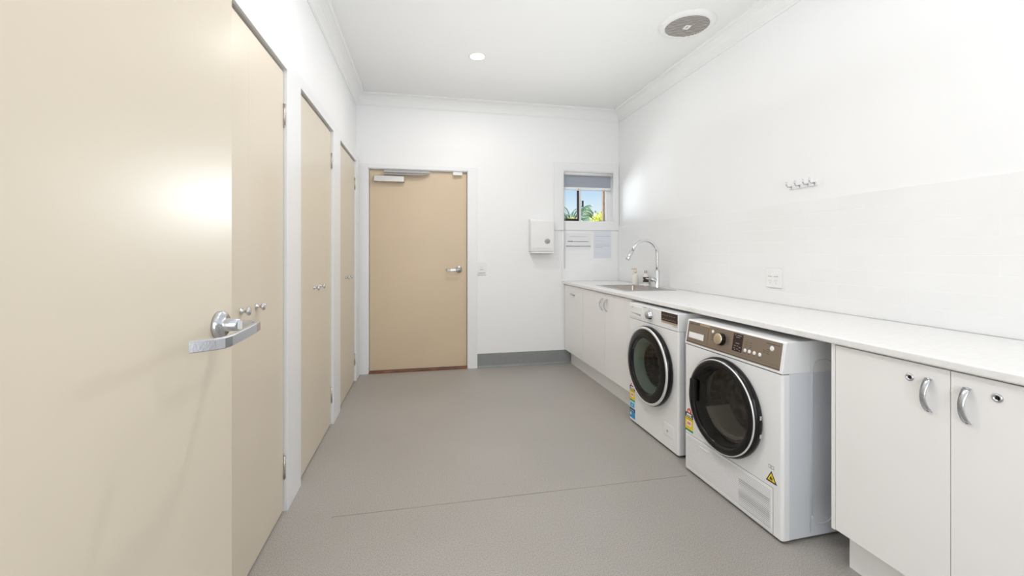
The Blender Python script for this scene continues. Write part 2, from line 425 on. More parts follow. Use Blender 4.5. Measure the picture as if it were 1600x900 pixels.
tile_panel('trim_7', .09, .20, YB-.009, .898, 1.514, lambda u,z,t:(XR-t,u,z))
tile_panel('trim_8', 0, 1.468, XR, .898, 1.456, lambda u,z,t:(u,YB-t,z))

# ------------------------------------------------------------------ cabinet run
RT = radians(-90+.8)                     # local x toward the camera, y into the wall
PX, PY = 1.500, 4.452
rx_, ry_ = Vector((cos(RT), sin(RT))), Vector((-sin(RT), cos(RT)))
def run(u, v=0, z=0): p = Vector((PX,PY))+rx_*u+ry_*v; return (p.x, p.y, z)
ZT = .866
def pull(parent, x, z, vert=True, L=.104):
    # wide flat bow handle
    n = 14; b = N('satin'); secs = []
    pts = []
    for k in range(n+1):
        t = k/n; a = pi*(t-.5)*1.0
        pts.append((( t-.5)*L, -.004-.026*cos(a)**.8 if cos(a) > 0 else -.004))
    hw = .0085
    lo = []
    for s_, yy in pts:
        yy2 = yy+.0035
        ww_ = hw*(.85+.3*abs(s_)/(L/2))
        if vert: ring = [(x-ww_, yy, z+s_),(x+ww_, yy, z+s_),(x+ww_, yy2, z+s_),(x-ww_, yy2, z+s_)]
        else: ring = [(x+s_, yy, z-ww_),(x+s_, yy, z+ww_),(x+s_, yy2, z+ww_),(x+s_, yy2, z-ww_)]
        lo.append([b.bm.verts.new(p) for p in ring])
    for p, q in zip(lo, lo[1:]):
        for k in range(4): b._face([p[k],p[(k+1)%4],q[(k+1)%4],q[k]], k in (0,2))
    b._face(lo[0]); b._face(lo[-1])
    for e in (-1,1):
        c = (x, 0, z+e*(L/2-.004)) if vert else (x+e*(L/2-.004), 0, z)
        b.cyl(c, (c[0], -.006, c[2]), .005, 12)
    return b.obj('handle', parent)
def cabinet(u0, doors, label, locks=False, left_panel=0):
    tot = sum(dw for dw, _ in doors)
    c = thing('base_cabinet', label, 'cabinet', run(u0), RT, group='white base cabinets under the worktop')
    b = N('cabinet'); b.box((0,.019,.152),(.016,.56,ZT)); b.box((tot-.016,.019,.152),(tot,.56,ZT)); b.box((.016,.019,.152),(tot-.016,.56,.168)); b.box((.016,.545,.168),(tot-.016,.56,ZT)); b.box((.016,.019,ZT-.016),(tot-.016,.06,ZT))
    b.obj('carcass', c)
    N('cabinet').box((0,.068,0),(tot,.084,.152)).obj('kickboard', c)
    if left_panel: N('cabinet').box((-left_panel,.0,.152),(-.001,.56,ZT),.0006).obj('end_panel', c)
    x = 0
    for dw, hs in doors:
        dr = N('cabinet').box((x+.0012,0,.155),(x+dw-.0012,.0185,ZT-.004),.0008).obj('door', c)
        for hk in hs:
            if hk[0] == 'v': pull(dr, x+hk[1], hk[2])
            if hk[0] == 'h': pull(dr, x+hk[1], hk[2], False)
            if hk[0] == 'lock':
                N('satin').lathe((x+hk[1],0,hk[2]),(0,-1,0),[(0,0),(.0125,0),(.0125,.002),(.009,.0045),(.0075,.0045),(.0075,.003),(0,.003)],24).obj('lock', dr)
                N('black').lathe((x+hk[1],-.003,hk[2]),(0,-1,0),[(0,0),(.0035,0),(.0035,.0012),(0,.0012)],12).obj('keyhole', dr)
        x += dw
    return c
cabinet(.012, [(.51, [('h',.245,.779)])], 'narrow white base cabinet with a horizontal handle, in the corner by the back wall')
cabinet(.524, [(.508, [('v',.458,.765)]), (.470, [('v',.040,.765)])], 'white two-door base cabinet under the sink, left of the washing machine')
def uy_of(Y): return (PY-Y)/cos(radians(.8))
cabinet(uy_of(1.352), [(.362, [('v',.308,.772),('lock',.254,.812)]), (.362, [('v',.042,.772),('lock',.107,.816)])], 'white two-door base cabinet with key locks, right of the dryer', left_panel=.016)

# worktop with the sink cut out
SX0, SX1, SY0, SY1 = 1.605, 2.055, 3.20, 3.84
b = N('counter')
def front(Y): return PX-.018+(PY-Y)*.01396
def top_slab(b, z0, z1):
    ysl = [.60, SY0+.015, SY1-.015, YB-.0095]
    hx = [None, SX0+.015, SX1-.015, XR-.0095]
    V = {}
    def vt(i,j,k):
        if (i,j,k) not in V:
            y = ysl[j]; x = front(y) if i == 0 else hx[i]; V[i,j,k] = b.bm.verts.new((x,y,(z0,z1)[k]))
        return V[i,j,k]
    on = lambda i,j: 0<=i<3 and 0<=j<3 and (i,j) != (1,1)
    for i in range(3):
        for j in range(3):
            if not on(i,j): continue
            for k in (0,1): b._face([vt(i,j,k),vt(i+1,j,k),vt(i+1,j+1,k),vt(i,j+1,k)])
            if not on(i-1,j): b._face([vt(i,j,0),vt(i,j+1,0),vt(i,j+1,1),vt(i,j,1)])
            if not on(i+1,j): b._face([vt(i+1,j,0),vt(i+1,j+1,0),vt(i+1,j+1,1),vt(i+1,j,1)])
            if not on(i,j-1): b._face([vt(i,j,0),vt(i+1,j,0),vt(i+1,j,1),vt(i,j,1)])
            if not on(i,j+1): b._face([vt(i,j+1,0),vt(i+1,j+1,0),vt(i+1,j+1,1),vt(i,j+1,1)])
top_slab(b, .868, .898)
# rounded front edge
cn = b.obj('worktop', bev=.007); cn.modifiers['bevel'].segments = 4
for p in cn.data.polygons: p.use_smooth = False
tag(cn, 'long white laminate worktop running along the right wall over the machines', 'worktop')

# sink
s = thing('laundry_sink', 'inset stainless steel sink in the white worktop below the window', 'sink', (SX0, SY0, .898))
sw, sd = SX1-SX0, SY1-SY0
b = N('brushed'); b.grid_slab([0,.045,sw-.085,sw],[0,.045,sd-.045,sd],{(1,1)},.0002,.0035,'xy'); b.obj('rim', s, bev=.001)
b = N('sink')
x0,x1,y0,y1,zb = .045,sw-.085,.045,sd-.045,-.20
c8 = []
def rr(x0,x1,y0,y1,r,z,n=5):
    out = []
    for cx_,cy_,a0 in ((x1-r,y1-r,0),(x0+r,y1-r,pi/2),(x0+r,y0+r,pi),(x1-r,y0+r,3*pi/2)):
        for k in range(n+1):
            a = a0+k*pi/2/n; out.append((cx_+r*cos(a), cy_+r*sin(a), z))
    return out
rings = [rr(x0-.004,x1+.004,y0-.004,y1+.004,.004,.0028), rr(x0,x1,y0,y1,.02,-.004), rr(x0+.006,x1-.006,y0+.006,y1-.006,.03,zb+.03), rr(x0+.03,x1-.03,y0+.03,y1-.03,.03,zb)]
vr = [[b.bm.verts.new(p) for p in r_] for r_ in rings]
for p, q in zip(vr, vr[1:]):
    for k in range(len(p)): b._face([p[k],p[(k+1)%len(p)],q[(k+1)%len(p)],q[k]], True)
b._face(vr[-1]); b.obj('bowl', s)
N('chrome').lathe(((x0+x1)/2,(y0+y1)/2,zb+.0005),(0,0,1),[(.045,0),(.043,.003),(.032,.003),(.030,.0005),(0,.0005)],28).obj('waste', s)
# mixer tap
TX, TY = 2.018, 3.44
t = thing('mixer_tap', 'tall chrome gooseneck pull-down mixer tap behind the sink', 'tap', (TX, TY, .9017))
b = N('chrome'); b.lathe((0,0,0),(0,0,1),[(0,0),(.027,0),(.027,.006),(.0235,.010),(.0235,.150),(.021,.155),(.0135,.158),(0,.158)],32); b.obj('tap_body', t)
R = .118
arc = [(0,0,.15),(0,0,.20),(0,0,.26)] + [(-R+R*cos(a), 0, .300+R*sin(a)) for a in [pi*k/20 for k in range(0,18)]]
e = Vector(arc[-1]); dv = (Vector(arc[-1])-Vector(arc[-2])).normalized()
arc += [tuple(e+dv*.03)]
b = N('chrome'); b.tube(arc, .0125, 20); b.obj('spout', t)
p1 = e+dv*.03
b = N('chrome'); b.tube([p1, p1+dv*.004, p1+dv*.006, p1+dv*.085, p1+dv*.092], [.0125,.015,.0165,.0185,.015], 20); sh = b.obj('spray_head', t)
b = N('plastic_grey'); b.tube([p1+dv*.030+Vector((-.0165,0,-.006)), p1+dv*.058+Vector((-.0172,0,-.006))], .005, 10); b.obj('spray_button', sh)
b = N('chrome'); b.cyl((-.018,0,.070),(-.062,0,.074),.0185,24); b.obj('lever_hub', t)
b = N('chrome'); b.tube([(-.060,0,.074),(-.075,0,.078),(-.11,0,.083)], [.009,.007,.005], 12); b.obj('tap_lever', t)

# soap bottles and dish on the worktop behind the sink
bo = thing('soap_dispenser', 'pale soap bottle with a gold pump standing behind the sink', 'bottle', (2.062, 3.925, .898))
N('soap').lathe((0,0,0),(0,0,1),[(0,0),(.029,0),(.031,.004),(.031,.088),(.026,.102),(.012,.108),(.012,.116),(0,.116)],28).obj('bottle_body', bo)
b = N('gold'); b.lathe((0,0,.114),(0,0,1),[(0,0),(.0135,0),(.0135,.018),(.006,.020),(.005,.032),(.012,.034),(.012,.046),(0,.047)],20); b.box((-.045,-.006,.147),(0,.006,.157),.002); b.obj('pump', bo)
bo2 = thing('hand_wash_bottle', 'small clear bottle with a dark brown label beside the mixer tap', 'bottle', (2.093, 3.775, .898))
N('soap').lathe((0,0,0),(0,0,1),[(0,0),(.024,0),(.026,.003),(.026,.095),(.020,.105),(.010,.108),(.010,.120),(0,.120)],24).obj('bottle_body', bo2)
N('browndark').lathe((0,0,.030),(0,0,1),[(.0264,0),(.0268,.001),(.0268,.048),(.0264,.049)],24).obj('bottle_label', bo2)
N('clearplastic').lathe((0,0,.118),(0,0,1),[(0,0),(.012,0),(.012,.022),(0,.024)],20).obj('bottle_cap', bo2)
N('gold').cyl((-.0262,.0,.055),(-.0276,0,.055),.009,16).obj('label_emblem', bo2)
b = N('plastic'); b.box((0,0,0),(.045,.11,.018),.005); b.m('plastic_grey').cyl((.001,.03,.010),(-.0006,.03,.010),.004,12)
o = b.obj('soap_dish'); o.location = (1.985, 3.60, .9017); tag(o, 'small white soap dish on the sink ledge left of the tap', 'soap dish')

# ------------------------------------------------------------------ washing machine
def machine_body(parent, wdt, hgt, dep, cx, cz, r, zfront, foot=.014):
    b = N('machine','machine_side','black_matte')
    hw = wdt/2
    b.m('machine').plate_hole(-hw+.012, hw-.012, foot, zfront, cx, cz, r, 0, .07)
    # rounded vertical front corners
    for e in (-1,1):
        prev = None
        for k in range(7):
            a = pi/2*k/6; p = (e*(hw-.012+.012*sin(a)), .012-.012*cos(a))
            v = (b.bm.verts.new((p[0],p[1],foot)), b.bm.verts.new((p[0],p[1],zfront)))
            if prev: b._face([prev[0],v[0],v[1],prev[1]], True)
            prev = v
        b.m('machine').box((e*hw,.012,foot),(e*(hw-.003),.036,zfront))
        b.m('machine_side').box((e*(hw-.0015),.0375,foot),(e*(hw-.0045),dep,hgt-.028))
        b.m('machine')
    b.m('machine_side').box((-hw+.003,dep-.004,foot),(hw-.003,dep,hgt-.028))
    b.m('black_matte').box((-hw+.01,.04,foot-.006),(hw-.01,dep-.01,foot+.004))
    return b.obj('body', parent)
WR = RT
wm = thing('washing_machine', 'white front-loading washing machine with round green-tinted glass door', 'washing machine', (1.462, 2.565, 0), WR)
cx, cz = .0, .473
machine_body(wm, .60, .850, .56, cx, cz, .205, .744)
b = N('machine'); b.box((-.30,0,.7445),(.30,.56,.852),.004,3); b.obj('top_panel', wm)
b = N('machine'); b.box((-.294,-.0035,.758),(-.115,.004,.838),.003); dw = b.obj('detergent_drawer', wm)
b = N('plastic_grey'); b.prism([(-.272,.789),(-.130,.789),(-.130,.776),(-.150,.776)], -.0042, -.003, 'xz'); b.obj('drawer_grip', dw)
b = N('satin'); b.lathe((-.012,0,.802),(0,-1,0),[(0,0),(.030,0),(.030,.006),(.026,.008),(.025,.026),(.022,.029),(0,.029)],36)
b.m('white').box((-.0135,-.0295,.806),(-.0105,-.0285,.826)); b.obj('dial', wm)
b = N('inkgrey')
for k in range(22):
    a = 2*pi*k/22+.14; b.box((-.012+.040*cos(a)-.004, -.0008, .802+.040*sin(a)-.0009),(-.012+.040*cos(a)+.004, .001, .802+.040*sin(a)+.0009))
b.obj('dial_markings', wm)
b = N('display','inkgrey','gold'); b.m('display').box((.122,-.003,.790),(.292,.002,.846),.001)
b.m('inkgrey')
for k in range(9): b.box((.132+.017*k,-.0034,.800+.003*(k%2)),(.143+.017*k,-.003,.802+.003*(k%2)))
for k in range(6): b.box((.135+.024*k,-.0034,.826),(.148+.024*k,-.003,.828))
b.m('gold').box((.122,-.003,.779),(.292,.002,.788)); b.obj('display', wm, label='dark brown display window with a pale strip below')
text('brand_mark', 'LG', .020, (-.245,-.0040,.828), wm, 'inkgrey')
N('inkgrey').box((-.10,-.0008,.842),(-.06,.001,.845)).obj('printed_mark', wm)
N('inkgrey').box((.24,-.0008,.768),(.288,.001,.771)).obj('printed_mark', wm)
# door: outer dark ring, chrome ring, smoked glass, green tinted bowl, drum
dr = N('black').lathe((cx,0,cz),(0,-1,0),[(.205,-.01),(.238,0),(.252,.004),(.257,.016),(.257,.030),(.251,.038)],72).obj('door', wm)
N('silver').lathe((cx,0,cz),(0,-1,0),[(.2515,.0375),(.252,.042),(.244,.0465),(.237,.0455),(.236,.043)],72).obj('chrome_ring', dr)
N('black').lathe((cx,0,cz),(0,-1,0),[(.2365,.0435),(.225,.049),(.19,.052),(.180,.050),(.178,.030)],72).obj('inner_ring', dr)
N('smoked').lathe((cx,0,cz),(0,-1,0),[(.181,.050),(.12,.052),(0,.053)],64).obj('door_glass', dr)
N('greenglass').lathe((cx,0,cz),(0,-1,0),[(.179,.032),(.168,.020),(.146,-.01),(.142,-.03)],64).obj('glass_rim', dr, label='green tinted rim of the glass bowl')
dm = N('drumwash'); dm.lathe((cx,0,cz),(0,-1,0),[(.142,-.03),(.150,-.05),(.200,-.055),(.200,-.33),(.03,-.35),(0,-.34)],48); dm.obj('drum', wm)
b = N('machine')
b.box((.145,-.003,.088),(.255,.001,.160),.003); b.obj('filter_cover', wm)
N('plastic_grey').cyl((.190,-.0032,.118),(.190,-.0045,.118),.008,16).obj('filter_catch', wm)
for e in (-1,1):
    for y in (.05,.50): N('black_matte').cyl((e*.25,y,0),(e*.25,y,.0145),.022,16).obj('foot', wm)

def star_label(parent, x0, x1, z0, z1, water=False):
    b = N('red','white','ink','yellow','green','blue','lightblue'); y0, y1 = -.0009, .0001
    W_, H_ = x1-x0, z1-z0; xm = (x0+x1)/2
    L = (lambda a, c, e, f, m, dy=0: b.m(m).box((x0+a*W_, y0-dy, z0+e*H_),(x0+c*W_, y0-dy+.0006, z0+f*H_)))
    # arch
    poly = [(xm+.30*W_*cos(t*pi/10)*1, z0+.80*H_+.20*H_*sin(t*pi/10)) for t in range(11)]
    b.m('red').prism(poly, y0, y1, 'xz')
    L(.40,.60,.82,.90,'white',.0007)
    L(0,1,.58,.80,'ink'); L(.20,.80,.68,.76,'white',.0007)
    for k in range(5): L(.12+.16*k,.22+.16*k,.61,.655,'white',.0007)
    L(0,1,.08,.58,'yellow'); L(.22,.78,.22,.46,'white',.0007)
    for k in range(3): L(.32+.14*k,.41+.14*k,.29,.40,'red',.0013)
    for k in range(6): L(.10+.14*k,.18+.14*k,.51,.535,'ink',.0007)
    L(0,1,0,.08,'green')
    return b.obj('energy_label', parent, label='red, black and yellow energy star label')
star_label(wm, -.290,-.216,.150,.285)
b = N('lightblue','blue','white','ink'); 
b.m('lightblue').box((-.290,-.0009,.100),(-.216,.0001,.148)); b.m('blue').box((-.278,-.0015,.108),(-.228,-.0009,.136)); b.m('lightblue').box((-.262,-.0021,.116),(-.244,-.0015,.128))
b.m('ink').box((-.290,-.0009,.078),(-.216,.0001,.098)); b.m('blue').box((-.290,-.0009,.030),(-.216,.0001,.078)); b.m('white').prism([(-.280,.045),(-.262,.052),(-.270,.068),(-.282,.064)], -.0015, -.0009, 'xz')
b.m('white').box((-.280,-.0015,.083),(-.226,-.0009,.086)); b.obj('water_label', wm, label='blue and white water rating label')

# ------------------------------------------------------------------ dryer
DT = radians(-90+1.86)
dy = thing('clothes_dryer', 'white front-loading dryer with brown-grey control fascia and black round door', 'dryer', (1.4465, 1.8325, 0), DT)
cx, cz = -.008, .463
machine_body(dy, .645, .842, .60, cx, cz, .195, .705, foot=.012)
# top housing with a fascia that leans back
hw = .3225
prof = [(0,.707),(.0,.714),(.020,.836),(.026,.842),(.60,.842),(.60,.707)]
b = N('machine'); b.prism(prof, -hw, hw, 'yz'); b.obj('top_housing', dy, bev=.003)
S = (.836-.714); sl = .020/S
def fy(z, off=0): return (z-.714)*sl-off
def fpoly(b, pts, off, th=.002, m=None):
    if m: b.m(m)
    lo = [b.bm.verts.new((x, fy(z,off), z)) for x,z in pts]; hi = [b.bm.verts.new((x, fy(z,off)+th, z)) for x,z in pts]
    n = len(pts)
    for k in range(n): b._face([lo[k],lo[(k+1)%n],hi[(k+1)%n],hi[k]])
    b._face(lo); b._face(hi)
def frect(b, x0, x1, z0, z1, off, m=None, th=.002): fpoly(b, [(x0,z0),(x1,z0),(x1,z1),(x0,z1)], off, th, m)
b = N('taupe','taupe_dark'); frect(b, -.310,.308,.722,.834,.0012,'taupe'); frect(b, -.310,.308,.7205,.7265,.0020,'taupe_dark')
frect(b,-.1445,-.1435,.7265,.834,.0016,'taupe_dark',.001); frect(b,-.310,.308,.7365,.7372,.0016,'taupe_dark',.001)
fa = b.obj('control_fascia', dy, label='brown-grey metallic control fascia')
b = N('plastic'); frect(b,-.296,-.176,.746,.777,.0022); b.obj('drawer_recess', dy, bev=.001)
b = N('white'); frect(b,-.290,-.183,.748,.765,.0030,None,.001); b.obj('drawer_grip', dy)
b = N('gold'); frect(b,-.212,-.140,.8225,.8325,.0030); b.obj('drawer_badge', dy)
kn = Vector((0,-1,.16)).normalized()
b = N('black','gold'); kc = Vector((-.046, fy(.782), .782))
b.m('black').lathe(kc, kn, [(0,0),(.031,0),(.031,.004),(.029,.020),(.0275,.022)],36)
b.m('gold').lathe(kc, kn, [(.0275,.0215),(.0265,.025),(.024,.0262),(0,.0262)],36); b.obj('dial', dy, label='champagne dial with black collar')
b = N('white'); 
def fdisc(b, x, z, r, h=.003): b.lathe((x, fy(z), z), kn, [(0,0),(r,0),(r,h*.7),(r*.8,h),(0,h)], 20)
fdisc(b,-.112,.808,.0085); b.obj('power_button', dy)
b = N('display'); frect(b,.032,.092,.746,.828,.0022); ds = b.obj('display', dy, label='black vertical display window')
for rows in (((.040,.820,.010),(.056,.820,.028),(.050,.811,.024)),((.052,.783,.022),(.042,.771,.012),(.060,.771,.008),(.074,.766,.012),(.042,.760,.008),(.060,.757,.012),(.076,.752,.010),(.048,.752,.006))):
    b = N('inkgrey')
    for x,z,w_ in rows: frect(b, x, x+w_, z, z+.0022, .0030, None, .0006)
    b.obj('display_icons', ds)
for x in (.112,.138,.167,.198):
    b = N('white'); fdisc(b, x, .762, .0085); b.obj('button', dy)
b = N('white'); fdisc(b, .258, .802, .011); b.obj('start_button', dy)
for x0 in (-.118,-.006):
    b = N('inktaupe')
    for z in (.800,.789,.778,.767): frect(b, x0, x0+.018, z, z+.0016, .0022, None, .0006)
    b.obj('dial_marks', dy)
for x in (.108,.134):
    b = N('inktaupe')
    for z in (.800,.790,.780): frect(b, x, x+.015, z, z+.0016, .0022, None, .0006)
    b.obj('printed_mark', dy)
b = N('inktaupe')
for x,z in ((.212,.786),(.232,.792),(.212,.778),(.232,.783),(.234,.775)): frect(b, x, x+.014, z, z+.002, .0022, None, .0006)
b.obj('printed_mark', dy)
for x in (.106,.133,.161,.192):
    b = N('inktaupe'); frect(b, x, x+.012, .748, .750, .0022, None, .0006); b.obj('printed_mark', dy)
ang = pi/2-atan(sl)
text('brand_mark', 'FISHER & PAYKEL', .0105, (-.257, fy(.822,.0014), .822), dy, 'inktaupe', (ang,0,0), 1.0)
b = N('inktaupe')
for k in range(9): frect(b, .226+.008*k, .232+.008*k, .8185, .8215, .0022, None, .0006)
b.obj('model_marks', dy)
# door
dd = N('black').lathe((cx,0,cz),(0,-1,0),[(.195,-.01),(.226,0),(.233,.004),(.236,.018),(.233,.030),(.225,.037)],72).obj('door', dy)
N('silver').lathe((cx,0,cz),(0,-1,0),[(.2255,.0355),(.225,.040),(.2225,.0425),(.220,.042),(.2195,.040)],72).obj('chrome_ring', dd)
N('black').lathe((cx,0,cz),(0,-1,0),[(.221,.0405),(.212,.048),(.200,.0505),(.192,.048),(.182,.032),(.176,.010),(.172,-.02)],72).obj('inner_ring', dd)
N('smoked').lathe((cx,0,cz),(0,-1,0),[(.186,.038),(.12,.041),(0,.042)],64).obj('door_glass', dd)
b = N('black'); b.box((cx-.200,-.056,cz-.030),(cx-.155,-.038,cz+.085),.006); b.obj('door_handle', dd)
for z in (.075,-.005):
    N('chrome').box((cx+.2335,-.022,cz-.055+z),(cx+.2375,-.012,cz-.037+z),.001).obj('hinge_pin', dd)
b = N('drum'); b.lathe((cx,0,cz+.03),(0,-1,0),[(.172,-.03),(.265,-.05),(.265,-.40),(.03,-.42),(0,-.42)],56); b.obj('drum', dy)
b = N('greybaffle')
n = 14; rows = []
for j, (rr_, yy) in enumerate(((.165,-.030+.04),(.150,.05),(.170,.16))):
    rows.append([b.bm.verts.new((cx+rr_*cos(a), yy, cz+rr_*sin(a)*.93)) for a in [radians(202)+radians(136)*k/n for k in range(n+1)]])
for p, q in zip(rows, rows[1:]):
    for k in range(n): b._face([p[k],p[k+1],q[k+1],q[k]], True)
b.obj('lint_filter', dy, label='grey mesh ledge inside the drum opening')
# kick panel with fine horizontal louvres
kx0, kx1, kz0, kz1 = -.312, .276, .022, .210
b = N('machine'); b.box((kx0,-.003,kz0),(kx1,.002,kz1),.002); kp = b.obj('kick_panel', dy)
b = N('machine','plastic_grey'); n = 22
for k in range(n):
    z = kz0+.014+(kz1-kz0-.028)*k/(n-1)
    b.m('plastic_grey').box((kx0+.010,-.0034,z-.0012),(kx1-.010,-.003,z+.0012))
    b.m('machine').box((kx0+.010,-.0044,z+.0012),(kx1-.010,-.003,z+.0042))
b.obj('louvres', kp)
b = N('plastic_grey'); n = 15
for k in range(n):
    z = .036+.0085*k; b.box((.085,-.0047,z-.0016),(.262,-.0032,z+.0006))
b.obj('air_vent', kp, label='darker vent grille at the right of the kick panel')
b = N('white'); b.box((-.188,-.009,.176),(-.118,-.003,.185),.002); b.obj('panel_catch', kp)
b = N('inkgrey'); b.box((kx0,-.0012,kz1+.001),(kx1+.002,.0004,kz1+.003)); b.box((kx1,-.0012,kz0-.008),(kx1+.002,.0004,kz1+.003)); b.obj('panel_gap', dy)
star_label(dy, -.318,-.252,.224,.352)
# warning triangle and manual icon
b = N('ink','yellow'); tx, tz = .268, .232
def tri(s_, dy_, m_): b.m(m_).prism([(tx-s_*.55,tz-s_*.02),(tx+s_*.55,tz-s_*.02),(tx,tz+s_*.93)], dy_, dy_+.0006, 'xz')
tri(.052,-.0007,'ink'); tz += .006; tri(.036,-.0012,'yellow')
b.m('ink').prism([(tx-.006,tz+.007),(tx+.006,tz+.007),(tx+.007,tz+.014),(tx+.002,tz+.012),(tx,tz+.022),(tx-.004,tz+.013),(tx-.007,tz+.015)], -.0018,-.0012,'xz'); b.m('ink').box((tx-.008,-.0018,tz+.003),(tx+.008,-.0012,tz+.005))
b.obj('warning_triangle', dy, label='yellow triangular flame warning sticker')
b = N('inkgrey','machine'); b.m('inkgrey').box((.253,-.0006,.290),(.265,.0002,.305)); b.box((.268,-.0006,.289),(.281,.0002,.304)); b.m('machine').box((.255,-.0010,.293),(.263,-.0004,.303)); b.box((.270,-.0010,.292),(.279,-.0004,.302)); b.obj('manual_icon', dy)
# side embossing on the side facing the camera
b = N('machine_side'); sx = hw-.0012
def sp(y, z): return (sx, y, z)
out = [sp(y,z) for y,z in [(.155,.10),(.155,.72)]] + [sp(.195-.04*cos(a), .72+.04*sin(a)) for a in [pi/2*k/5 for k in range(1,6)]] + [sp(.225+.04*sin(a), .72+.04*cos(a)) for a in [pi/2*k/5 for k in range(0,6)]] + [sp(.265,.10)] + [sp(.225+.04*cos(a), .10-.04*sin(a)) for a in [pi/2*k/5 for k in range(1,6)]] + [sp(.195-.04*sin(a), .10-.04*cos(a)) for a in [pi/2*k/5 for k in range(0,6)]]
b.tube(out, .0028, 8); b.tube([sp(.145,.03),sp(.145,.80)], .0015, 6)
b.obj('side_emboss', dy)
for e in (-1,1):
    for y in (.05,.54): N('black_matte').cyl((e*.27,y,0),(e*.27,y,.012),.022,16).obj('foot', dy)

# ------------------------------------------------------------------ small wall things
# power point on the splashback
g = thing('power_outlet', 'white double power point on the tiled splashback', 'power outlet', (XR-.008, 2.268, 1.055), -pi/2)
N('plastic').box((-.062,-.009,-.058),(.062,0,.058),.003).obj('cover_plate', g)
for x in (-.026,.020):
    N('white').box((x-.016,-.012,.014),(x+.016,-.008,.036),.001).obj('switch', g)
    b = N('inkgrey'); 
    for (a, q, rr2) in ((-.007,-.014,.5),(.007,-.014,-.5),(0,-.030,0)):
        t_ = bmesh.new(); bmesh.ops.create_cube(t_, size=1); b.merge(t_, False, Matrix.Translation((x+a,-.0092,q)) @ Matrix.Rotation(rr2,4,'Y') @ Matrix.Diagonal((.0018,.0008,.007,1)))
    b.obj('socket_slots', g)
    N('inkgrey').box((x-.016,-.0096,.010),(x+.016,-.0088,.0125)).obj('switch_gap', g)
# light switch on the back wall
g = thing('light_switch', 'white light switch plate beside the back door', 'switch', (.586, YB, 1.045), 0)
N('plastic').box((-.050,-.009,-.069),(.050,0,.069),.003).obj('cover_plate', g)
N('white').box((-.017,-.013,.012),(.017,-.008,.044),.002).obj('switch', g)
N('inkgrey').box((-.018,-.0095,-.014),(.016,-.0085,-.009)).obj('printed_mark', g); N('inkgrey').box((-.038,-.0095,-.052),(.036,-.0085,-.046)).obj('printed_mark', g)
# paper towel dispenser
g = thing('paper_towel_dispenser', 'white paper towel dispenser on the back wall', 'dispenser', (1.225, YB, 1.205), 0)
b = N('plastic'); b.prism([(0,.018),(-.085,.018),(-.095,.06),(-.098,.20),(-.092,.34),(-.075,.366),(0,.37)], -.130, .130, 'yz'); b.obj('cover', g, bev=.012).modifiers['bevel'].segments = 4
b = N('plastic_grey'); b.lathe((.052,-.0905,.132),(0,-1,0),[(0,.0),(.031,.0),(.031,.006),(0,.008)],32); b.obj('level_window', g, label='round grey level window')
b = N('white'); b.lathe((.052,-.0905,.132),(0,-1,0),[(.031,.0),(.036,.0),(.036,.007),(.031,.0085),(.031,.006)],32); b.m('inkgrey').prism([(.052,.142),(.060,.128),(.044,.128)], -.0995,-.098,'xz'); b.obj('window_ring', g)
b = N('plastic'); b.box((-.122,-.105,-.002),(.122,-.010,.016),.006); b.obj('lower_lip', g)
# notices below the window
def notice(name, x0, x1, z0, z1, mk, lines, label):
    g = thing(name, label, 'notice', (x0, YB-.0085, z0), 0)
    N(mk).box((0,-.0009,0),(x1-x0,-.0001,z1-z0)).obj('sheet', g)
    W_, H_ = x1-x0, z1-z0
    for (zz, a, c, th, dk) in lines:
        b = N('ink' if dk else 'inkgrey'); x = a
        while x < c:
            L_ = random.uniform(.03,.075); e_ = min(c, x+L_); b.box((x*W_,-.0014,zz*H_),(e_*W_,-.0009,(zz+th)*H_)); x = e_+.018
        b.obj('text_line', g)
notice('paper_notice', 1.500, 1.800, 1.235, 1.425, 'paper', [(.80,.20,.85,.018,0),(.50,.12,.32,.05,1),(.505,.34,.92,.03,1),(.22,.06,.28,.055,1),(.225,.30,1.0,.04,1)], 'landscape white notice with three lines of dark print under the window')
notice('paper_notice', 1.836, 2.046, 1.150, 1.452, 'paperblue', [(.80,.12,.95,.012,0),(.62,.12,.6,.006,0),(.50,.1,.9,.008,0),(.44,.1,.95,.008,0),(.39,.1,.5,.008,0)], 'portrait bluish notice with faint print right of the landscape one')
# small hook rail on the right wall above the tiles
g = thing('wall_hook_rail', 'small white wall bracket with metal hooks above the tiled splashback', 'hook rail', (XR, 2.07, 1.602), -pi/2)
N('plastic').box((-.095,-.006,-.012),(.095,0,.016),.002).obj('back_plate', g)
for x in (-.075,-.018,.036,.078):
    b = N('satin'); b.tube([(x,-.004,.004),(x,-.030,.000),(x+.004,-.045,.010),(x+.006,-.048,.030)], .0035, 8); b.cyl((x,-.006,-.006),(x,-.008,-.006),.003,10); b.obj('hook', g)
# round ceiling vent
g = thing('ceiling_vent', 'round ceiling vent with grey slats and white rim', 'vent', (1.775, 2.640, ZC), 0)
b = N('plastic'); b.lathe((0,0,0),(0,0,-1),[(.186,0),(.186,.006),(.176,.014),(.160,.021),(.146,.022),(.143,.016)],64); b.obj('rim', g)
b = N('vent','ventslat'); b.m('vent').lathe((0,0,-.016),(0,0,-1),[(0,0),(.144,0)],48)
b.m('ventslat')
for k in range(15):
    y = -.126+.018*k; L_ = sqrt(max(0,.142**2-y*y)); b.box((-L_,y-.0035,-.021),(L_,y+.0035,-.017))
b.obj('grille', g, label='grey slatted grille')
b = N('white','ink'); b.m('white').box((-.020,-.027,-.0240),(.020,.027,-.0212)); b.m('ink').box((-.004,-.011,-.0248),(.000,.011,-.0240)); b.obj('maker_badge', g, label='small white badge with dark mark')
